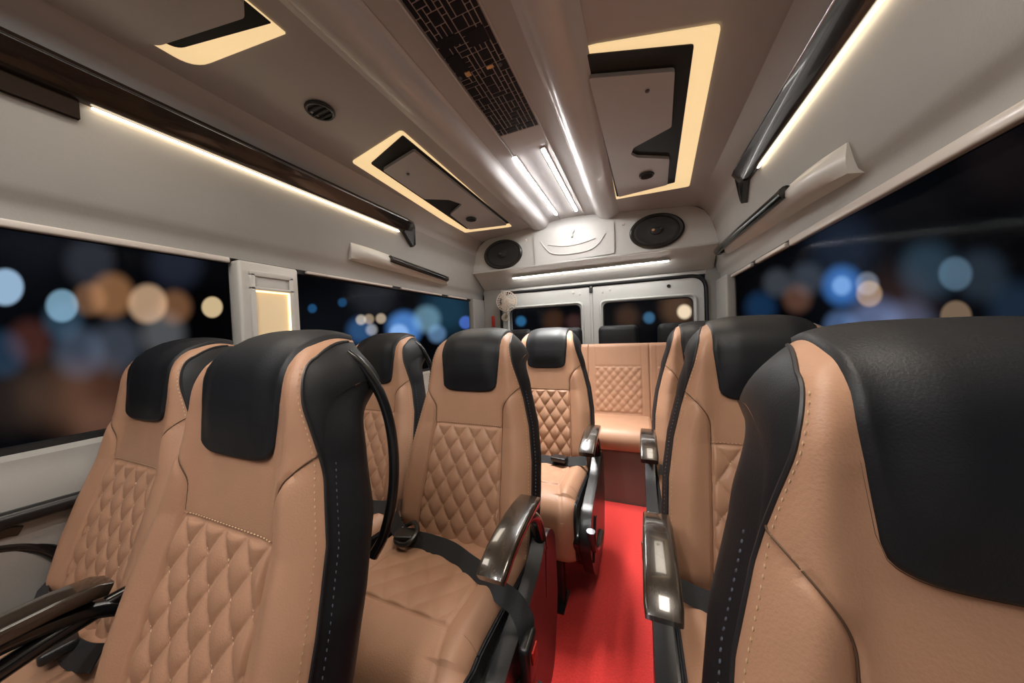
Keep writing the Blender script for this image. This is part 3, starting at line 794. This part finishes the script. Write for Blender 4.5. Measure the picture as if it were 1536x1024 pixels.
# ================================================================ REAR
def wx(z):
    """half-width of the cabin at height z"""
    return float(np.interp(z, [.34, .345, .375, .40, .50, .60, .66, .70, .735, .775, .82, .852, .868], [1.07, 1.046, 1.046, 1.04, 1.005, .985, .972, .965, .95, .935, .905, .86, .80]))
top = [(AX+s_o, ceil_z(AX+s_o)) for s_o in np.linspace(-.80, .80, 49)]
poly = [(AX-wx(z), H+z) for z in (.575, .66, .735, .775, .82, .852)]+[(x, z) for x, z in top]+[(AX+wx(z), H+z) for z in (.852, .82, .775, .735, .66, .575)]
hd = MB(); hd.loft([[(x, 2.60+.0*(z-H-.575), z) for x, z in poly], [(x, 2.66, z) for x, z in poly]])
# shelf underside back to the door header
hd.loft([[(AX-.985, 2.595, H+.588), (AX-1.0, 2.86, H+.44), (AX-1.0, 2.86, H+.47), (AX-.985, 2.64, H+.60)], [(AX+.985, 2.595, H+.588), (AX+1.0, 2.86, H+.44), (AX+1.0, 2.86, H+.47), (AX+.985, 2.64, H+.60)]])
hd.box((AX, 2.90, H+.56), (2.12, .06, .30)); hd.box((AX, 2.60, H+.577), (1.96, .03, .018), bev=.005)
o = struct(fixn(hd.build('wall_rear', 'white', angle=40)))
# hatch cover on the rear wall
def rp(u, v, y=2.595): return at(u, v, 1, y)
t = empty('rear_access_cover', rp(862, 365), 'embossed white cover with shallow scooped pull between the two rear speakers', 'cover'); b0 = Vector(t.location)
def RPoly(pts, name, m, dep, parent, r=.01, y=2.595, smooth=False):
    P_ = rounded([Vector(rp(*p, y))-b0 for p in pts], r); o = MB().prism(P_, (0, -dep, 0)).build(name, m, parent, smooth=smooth); return fixn(o)
RPoly([(800, 350), (921, 331), (922, 380), (803, 398)], 'cover_plate', 'white', .008, t, .02)
sc_ = cr([tuple(Vector(rp(*p, 2.584))-b0) for p in ((811, 363), (818, 372), (828, 380), (850, 381), (880, 376), (897, 366), (908, 350))], 5)
MB().tube(sc_, .005, 8).build('scoop_rim', 'white', t)
sc2 = cr([tuple(Vector(rp(*p, 2.584))-b0) for p in ((822, 367), (845, 369), (870, 365), (893, 357))], 5)
MB().tube(sc2, .004, 8).build('scoop_rim', 'white', t)
k = Vector(rp(858, 346, 2.585))-b0; MB().lathe([(0, 0), (.022, 0), (.02, .008), (0, .010)], tuple(k), (0, -1, 0), 20).box((k.x, k.y-.008, k.z-.03), (.014, .012, .05), bev=.004).build('latch', 'white', t)
for (u, v) in ((789, 360), (935, 336)):
    p = rp(u, v, 2.597); tag(MB().lathe([(0, 0), (.010, 0), (.008, .004), (0, .005)], p, (0, -1, 0), 14).build('screw_cap', 'fan'), 'small round screw cap on white rear panel, %s' % ('near the left speaker' if u < 850 else 'near the right speaker'), 'cap', 'rear panel screw caps')
# speakers
for (u0, u1, v0, v1, lab) in ((725, 782, 358, 404, 'left oval black loudspeaker on the rear wall, above the white fan'), (943, 1026, 318, 373, 'larger-looking oval black loudspeaker on the rear wall, right of the white cover')):
    c = rp((u0+u1)/2, (v0+v1)/2, 2.58); a_ = abs(rp(u1, (v0+v1)/2)[0]-rp(u0, (v0+v1)/2)[0])/2; b_ = .128
    if v1-v0 < 50: b_ = .130
    t = empty('loudspeaker', (c[0], 2.597, c[2]), lab, 'speaker', 'rear wall speakers')
    q = b_/a_
    MB().lathe([(a_*.84, 0), (a_, 0), (a_, .012), (a_*.93, .022), (a_*.84, .018), (a_*.84, 0)], (0, 0, 0), (0, -1, 0), 48, 1, q).build('rim', 'plastic', t)
    MB().lathe([(0, .004), (a_*.86, .004), (a_*.86, .012), (a_*.78, .016), (a_*.70, .012), (a_*.35, .006), (a_*.22, .008), (a_*.2, .016), (a_*.08, .022), (0, .022)], (0, 0, 0), (0, -1, 0), 48, 1, q).build('cone', 'speaker', t)
    MB().lathe([(0, 0), (.012, 0), (.010, .006), (0, .008)], (-.02, -.022, .005), (0, -1, 0), 16).build('tweeter', 'gold' if u0 > 900 else 'steel', t, label='small shiny tweeter')
    MB().lathe([(0, 0), (.009, 0), (.008, .006), (0, .008)], (.035, -.018, .01), (0, -1, 0), 16).build('tweeter', 'steel', t)
# LED bar under the shelf
p = at(770, 416, 1, 2.70); q = at(1003, 389, 1, 2.70); t = empty('shelf_light_bar', ((p[0]+q[0])/2, 2.70, H+.515), 'long white light bar under the shelf above the back doors', 'light bar')
L_ = q[0]-p[0]; MB().box((0, 0, .006), (L_+.02, .035, .014), rx=.5, bev=.003).build('housing', 'white', t); MB().box((0, -.004, -.004), (L_, .022, .010), rx=.5, bev=.003).build('diffuser', 'ledS', t, label='glowing white diffuser')
# doors: leaf with window opening, rounded inner frame
def ringmesh(outer, inner, y, dep):
    mb = MB(); n = len(outer)
    mb.loft([[(p[0], y, p[2]) for p in inner], [(p[0], y, p[2]) for p in outer], [(p[0], y+dep, p[2]) for p in outer], [(p[0], y+dep, p[2]) for p in inner], [(p[0], y, p[2]) for p in inner]], caps=False)
    return mb
YD = 2.85; cx = -.395
for i, s in enumerate((-1, 1)):
    x0, x1 = cx+s*.012, cx+s*.868
    d = empty('door_%d' % (i+1), (cx+s*.44, YD, .3), '', ''); del d['label']; del d['category']; struct(d); b0 = Vector(d.location)
    out = rounded([(x0, 0, H+.385), (x1, 0, H+.385), (x1, 0, .32), (x0, 0, .32)], [.02, .10, .02, .02], 8)
    inn = rounded([(cx+s*.10, 0, H+.232), (cx+s*.79, 0, H+.232), (cx+s*.79, 0, H-.25), (cx+s*.10, 0, H-.25)], [.05, .05, .05, .05], 8)
    O = [p-Vector((b0.x, 0, b0.z)) for p in out]; I = [p-Vector((b0.x, 0, b0.z)) for p in inn]
    fixn(ringmesh(O, I, 0, .05).build('leaf', 'door', d, angle=35))
    fr = [(p[0], -.004, p[2]) for p in I]; cxx = sum(p[0] for p in fr)/len(fr); czz = sum(p[2] for p in fr)/len(fr)
    rb = [(cxx+(p[0]-cxx)*1.06, -.006, czz+(p[2]-czz)*1.08) for p in fr]; rb.append(rb[0]); MB().tube(rb, .011, 8).build('window_surround', 'door', d)
    rb = [(p[0], .004, p[2]) for p in I]+[(I[0][0], .004, I[0][2])]; MB().tube(rb, .006, 6).build('window_seal', 'rubber', d)
    MB().box((cxx, .03, czz), (.70, .004, .49)).build('pane', 'glassR', d, smooth=False)
    for (a_, z_, r) in ((.10, .33, .010), (.16, .345, .012), (.62, .335, .014)):
        if s < 0 and a_ > .5: continue
        MB().lathe([(0, 0), (r, 0), (r*.8, .006), (0, .007)], (cx+s*a_-b0.x, -.002, H+z_-b0.z), (0, -1, 0), 14).build('fastener', 'rubber' if a_ > .5 else 'white', d)
sl = rounded([(cx-.885, YD-.01, .4), (cx-.885, YD-.01, H+.402), (cx+.885, YD-.01, H+.402), (cx+.885, YD-.01, .4)], [0, .12, .12, 0], 8)
struct(MB().tube(sl, .011, 8).build('trim_4', 'rubber')); struct(MB().box((cx, YD+.005, 1.0), (.02, .02, 1.0)).build('trim_5', 'door', smooth=False))
MB_ = MB().box((AX, 2.92, .24), (2.12, .06, .5)).box((cx-.98, 2.88, 1.1), (.19, .05, .9)).box((cx+.945, 2.88, 1.1), (.12, .05, .9)); o = struct(MB_.build('trim_6', 'wall', smooth=False))
MB().box((cx, YD-.012, H+.355), (.028, .02, .05), bev=.004).build('door_latch', 'rubber', bpy.data.objects['door_2']).location = tuple(-Vector(bpy.data.objects['door_2'].location))
# ================================================================ FAN, REFLECTOR
p = at(760, 452, 1, 2.70); t = empty('cabin_fan', p, 'small cream round cabin fan in the left rear corner', 'fan', None, .35)
cg = MB()
for r in (.02, .045, .07, .092):
    for yy in (-.035,): cg.tube([(r*math.cos(a)*1., yy+ .018*(r/.092)**2, r*math.sin(a)) for a in np.linspace(0, 2*PI, 25)], .0022, 5)
for a in np.linspace(0, 2*PI, 25)[:-1]: cg.tube([(.015*math.cos(a), -.036, .015*math.sin(a)), (.06*math.cos(a), -.030, .06*math.sin(a)), (.094*math.cos(a), -.012, .094*math.sin(a)), (.08*math.cos(a), .018, .08*math.sin(a))], .0024, 5)
cg.build('cage', 'fan', t)
MB().tube([(.094*math.cos(a), 0, .094*math.sin(a)) for a in np.linspace(0, 2*PI, 33)], .0045, 8, sy=1.).build('rim', 'fan', t)
bl = MB()
for k in range(3):
    a0 = k*2*PI/3; rows = []
    for r in np.linspace(.015, .082, 7): rows.append([(r*math.cos(a0+q), -.004+q*.016, r*math.sin(a0+q)) for q in np.linspace(-.45, .45, 7)])
    bl.grid(rows)
bl.lathe([(0, -.012), (.018, -.010), (.02, .01), (0, .012)], (0, 0, 0), (0, 1, 0), 16); bl.build('blade', 'fan', t)
MB().lathe([(0, .01), (.035, .012), (.04, .03), (.034, .06), (0, .065)], (0, 0, 0), (0, 1, 0), 20).build('motor', 'fan', t)
MB().tube([(0, .045, 0), (0, .05, -.06), (-.005, .055, -.12), (-.02, .10, -.145)], .014, 10).lathe([(0, 0), (.04, 0), (.034, .014), (0, .016)], (-.025, .118, -.145), (0, -1, 0), 16).build('neck', 'fan', t)
p = at(740, 482, 1, 2.842); tag(MB().box(p, (.028, .024, .11), bev=.006).build('red_marker', 'redbtn'), 'small upright red marker on the corner post below the white fan', 'marker')
# ================================================================ GRAB RAILS WITH HOUSINGS
def grab(s, y0, y1, z0, z1, yg0, yg1, lab):
    """s wall side; white tapered housing y0..y1 with a dark grip along its rear part"""
    xo = lambda z: AX+s*float(np.interp(z, [.40, .44, .50, .60], [1.04, 1.018, 1.005, .985]))
    t = empty('grab_rail', (xo(.46), (y0+y1)/2, H+.46), lab, 'grab rail', 'wall grab rails'); b0 = Vector(t.location)
    secs = []
    N = 16
    for k in range(N+1):
        q = k/N; y = y0+(y1-y0)*q; pr_ = .062*math.sin(PI*min(1, (q+.04)/.22)/2)*(1-.55*q) if q < .3 else .062*(1-.55*q)*min(1, (1-q)/.08+.25)
        if k == 0: pr_ = .006
        zt, zb = z0+(z1-z0)*q+.04-.008*q, z0+(z1-z0)*q-.055+.02*q
        secs.append([tuple(Vector(c)-b0) for c in ((xo(zt)+s*.004, y, H+zt), (AX+s*(abs(xo(zt)-AX)-pr_*.55), y, H+zt-.006), (AX+s*(abs(xo(zt)-AX)-pr_), y, H+(zt+zb)/2+.008), (AX+s*(abs(xo(zt)-AX)-pr_), y, H+(zt+zb)/2-.012), (AX+s*(abs(xo(zt)-AX)-pr_*.5), y, H+zb+.006), (xo(zb)+s*.004, y, H+zb))])
    fixn(MB().loft(secs).build('housing', 'white', t, angle=50))
    xg = lambda z: AX+s*(abs(xo(z)-AX)-.064)
    zz = lambda y: z0+(z1-z0)*(y-y0)/(y1-y0)
    pts = [(xg(.46)+s*.0, yg0, H+zz(yg0)+.002), (xg(.46), yg0+.04, H+zz(yg0)+.0), (xg(.46)-s*.004, (yg0+yg1)/2, H+zz((yg0+yg1)/2)-.004), (xg(.46)+s*.01, yg1-.06, H+zz(yg1)-.0), (xg(.46)+s*.035, yg1, H+zz(yg1)+.0)]
    P_ = [tuple(Vector(c)-b0) for c in cr(pts, 6)]
    g = MB().tube(P_, .021, 12).build('grip', 'gloss', t, label='glossy black grip bar')
    mb = MB()
    for y in (yg0+.02, yg1-.03): mb.box(tuple(Vector((xg(.46)+s*.025, y, H+zz(y)))-b0), (.05, .05, .034), bev=.01)
    mb.build('grip_mount', 'plastic', t)
grab(1, 1.17, 2.45, .455, .50, 1.42, 2.55, 'white right-wall housing with long black grab bar below the wood cornice end')
grab(-1, 1.26, 2.20, .495, .455, 1.50, 2.15, 'white left-wall housing with short black grab bar above the second window')
# ledge on the lower left wall
tag(MB().tube([(AX-1.0, -.6, .70), (AX-.99, .0, .695), (AX-.985, .36, .69)], .02, 10).build('wall_handrail', 'plastic'), 'black padded rail along the lower left wall under the front window', 'rail')
# ================================================================ FRONT (behind the viewpoint)
struct(MB().box((AX, Y0-.03, 1.05), (2.2, .05, 2.12)).build('wall_front', 'wall', smooth=False))
t = empty('added_fill_bar', (CX, -.45, H+.925), 'added pair of fill light bars on the front ceiling, out of view', 'ceiling light')  # unseen bars added behind the camera to brighten the seats
for s in (-1, 1): MB().box((s*.20, 0, 0), (.06, .7, .012), bev=.003).build('diffuser', 'ledW', t)
# ================================================================ LIGHTS (area lamps added to brighten seats and floor)
def area(loc, rot, sx, sy, p, col, spread=2.1):
    l = bpy.data.lights.new('fill_lamp', 'AREA'); l.shape = 'RECTANGLE'; l.size = sx; l.size_y = sy; l.energy = p; l.color = col; l.spread = spread
    o = bpy.data.objects.new('fill_lamp', l); C.objects.link(o); o.location = loc; o.rotation_euler = rot; return o
DN = (0, 0, 0)
for s in (-1, 1): area((CX+s*.20, -.45, H+.905), DN, .06, .7, 2.3, (1, .95, .89), 2.9)       # fill under the added front bars
area((CX-.58, .34, H+.86), (0, -.09, 0), .20, .4, 1.4, (1, .90, .76), 2.9)                    # added fill below the nearest left hatch
area((CX+.58, .36, H+.86), (0, .09, 0), .20, .4, 3.0, (1, .90, .76), 2.9)                     # fill below the added right hatch
area((CX+.56, 1.62, H+.86), (0, .09, 0), .20, .9, 1.5, (1, .88, .72))                 # added fill below the rear right hatch
area((CX-.58, 1.62, H+.86), (0, -.09, 0), .16, .9, 1.5, (1, .88, .72))                # added fill below the rear left hatch
area((CX, 1.75, H+.925), DN, .14, .7, 6.5, (1, .97, .93), 1.35)                               # added fill below the centre bars
# ================================================================ WORLD: night street far out of focus
w = bpy.data.worlds.new('night_street'); sc.world = w; w.use_nodes = True; nt = w.node_tree
bg = nt.nodes['Background']; tc = nt.nodes.new('ShaderNodeTexCoord')
prev = None
ns = nt.nodes.new('ShaderNodeTexNoise'); ns.inputs['Scale'].default_value = 2.6; ns.inputs['Detail'].default_value = 2
nt.links.new(tc.outputs['Generated'], ns.inputs['Vector'])
rp_ = nt.nodes.new('ShaderNodeValToRGB'); e = rp_.color_ramp.elements
e[0].position = .38; e[0].color = (.0015, .0015, .002, 1); e[1].position = .72; e[1].color = (.008, .009, .012, 1)
nt.links.new(ns.outputs['Fac'], rp_.inputs[0])
prev = rp_.outputs[0]
BL = [ # u, v, radius px, softness, colour, strength
 (8, 430, 28, .3, (.55, .78, 1.), 1.0), (93, 458, 25, .3, (.40, .68, .85), .75), (95, 480, 30, .8, (.10, .2, .3), .4), (135, 448, 26, .6, (.8, .38, .18), .30), (168, 442, 34, .6, (.9, .40, .16), .42), (222, 455, 30, .4, (1., .62, .36), .75), (262, 460, 26, .7, (.8, .35, .15), .35), (318, 460, 16, .25, (1., .72, .38), 1.1),
 (245, 500, 34, .8, (.5, .5, .5), .28), (135, 392, 38, .7, (.3, .32, .4), .13), (265, 395, 40, .8, (.2, .25, .4), .10), (45, 512, 34, .8, (.5, .15, .10), .18), (120, 528, 40, .7, (.28, .36, .5), .26), (175, 520, 40, .8, (.28, .32, .4), .25), (85, 590, 55, .9, (.35, .18, .10), .22), (145, 600, 60, .9, (.55, .22, .12), .22), (150, 640, 40, .9, (.5, .25, .15), .2), (5, 530, 36, .7, (.08, .2, .35), .25), (20, 600, 50, .9, (.2, .12, .08), .15), (60, 350, 60, .9, (.1, .12, .18), .05),
 (606, 492, 26, .6, (.15, .42, 1.), .85), (598, 500, 15, .5, (.6, .8, 1.), .55), (640, 478, 21, .6, (.35, .62, .75), .55), (655, 500, 14, .6, (.3, .55, .9), .5), (541, 479, 8, .5, (1, .8, .55), .7), (553, 478, 8, .5, (1., .7, .4), .5), (571, 477, 8, .5, (1, .75, .5), .7), (557, 494, 9, .6, (.9, .85, .8), .5), (698, 483, 10, .4, (.12, .25, .9), .75), (468, 462, 7, .5, (.04, .22, .5), .5), (513, 453, 7, .5, (.04, .22, .5), .4), (670, 465, 36, .9, (.03, .12, .2), .5), (560, 440, 34, .9, (.08, .08, .09), .3), (540, 495, 20, .8, (.1, .3, .7), .4), (516, 514, 8, .6, (.04, .3, .7), .5),
 (781, 481, 8, .6, (.08, .4, .8), .5), (830, 480, 16, .8, (.3, .12, .05), .25), (973, 476, 9, .6, (.12, .35, .6), .6), (1026, 467, 11, .45, (1., .78, .5), 1.6), (1015, 462, 26, .9, (.4, .2, .1), .35), (940, 475, 18, .9, (.3, .14, .07), .25), (860, 482, 12, .8, (.25, .1, .08), .3),
 (1262, 428, 30, .7, (.10, .35, .95), .75), (1262, 428, 15, .6, (.5, .75, 1.), .55), (1303, 440, 20, .3, (1., .62, .32), .55), (1300, 425, 18, .4, (.55, .6, .7), .45), (1432, 410, 26, .3, (.25, .42, .55), .42), (1390, 405, 44, .8, (.10, .19, .27), .35), (1470, 412, 40, .8, (.10, .14, .19), .3), (1433, 474, 24, .25, (.75, .48, .28), .42), (1310, 490, 44, .7, (.30, .42, .75), .5), (1360, 490, 40, .8, (.26, .32, .5), .4), (1260, 490, 26, .7, (.25, .42, .8), .45), (1195, 447, 22, .8, (.5, .22, .13), .35), (1165, 424, 22, .8, (.25, .28, .32), .3), (1210, 418, 26, .8, (.2, .24, .3), .3), (1140, 460, 24, .8, (.03, .12, .3), .4), (1340, 465, 60, .9, (.2, .09, .07), .2), (1520, 460, 40, .9, (.04, .08, .14), .4), (1260, 370, 50, .9, (.05, .08, .14), .3), (1500, 240, 60, .9, (.05, .03, .03), .2)]
for (u, v, r, soft, col, st) in BL:
    d = _n(ray(u, v)); e1 = (ray(u+1, v)/np.linalg.norm(ray(u+1, v))-d); e2 = (ray(u, v+1)/np.linalg.norm(ray(u, v+1))-d)
    # dual basis on the tangent plane, so each blurred lamp is an upright disc
    G = np.array([[e1@e1, e1@e2], [e1@e2, e2@e2]]); Gi = np.linalg.inv(G); f1 = (Gi[0, 0]*e1+Gi[0, 1]*e2)/r; f2 = (Gi[1, 0]*e1+Gi[1, 1]*e2)/r
    back = .0
    v1 = nt.nodes.new('ShaderNodeVectorMath'); v1.operation = 'DOT_PRODUCT'; v1.inputs[1].default_value = tuple(f1); nt.links.new(tc.outputs['Generated'], v1.inputs[0])
    v2 = nt.nodes.new('ShaderNodeVectorMath'); v2.operation = 'DOT_PRODUCT'; v2.inputs[1].default_value = tuple(f2); nt.links.new(tc.outputs['Generated'], v2.inputs[0])
    cb = nt.nodes.new('ShaderNodeCombineXYZ'); nt.links.new(v1.outputs['Value'], cb.inputs[0]); nt.links.new(v2.outputs['Value'], cb.inputs[1])
    ln_ = nt.nodes.new('ShaderNodeVectorMath'); ln_.operation = 'LENGTH'; nt.links.new(cb.outputs[0], ln_.inputs[0])
    mr = nt.nodes.new('ShaderNodeMapRange'); mr.interpolation_type = 'SMOOTHSTEP'; mr.inputs['From Min'].default_value = 1+soft*.5; mr.inputs['From Max'].default_value = 1-soft*.75
    nt.links.new(ln_.outputs['Value'], mr.inputs['Value'])
    ma = nt.nodes.new('ShaderNodeVectorMath'); ma.operation = 'MULTIPLY_ADD'; ma.inputs[1].default_value = tuple(c*st for c in col)
    nt.links.new(mr.outputs[0], ma.inputs[0]); nt.links.new(prev, ma.inputs[2]); prev = ma.outputs[0]
nt.links.new(prev, bg.inputs['Color']); bg.inputs['Strength'].default_value = .42
# ================================================================ view
vs = sc.view_settings; sc.display_settings.display_device = 'sRGB'; vs.view_transform = 'Standard'; vs.look = 'None'; vs.exposure = .98; vs.gamma = 1; vs.use_curve_mapping = False
sc.cycles.use_denoising = True; sc.cycles.max_bounces = 8; sc.cycles.diffuse_bounces = 5; sc.cycles.sample_clamp_indirect = 6
sc.cycles.use_fast_gi = False
bpy.context.view_layer.update()
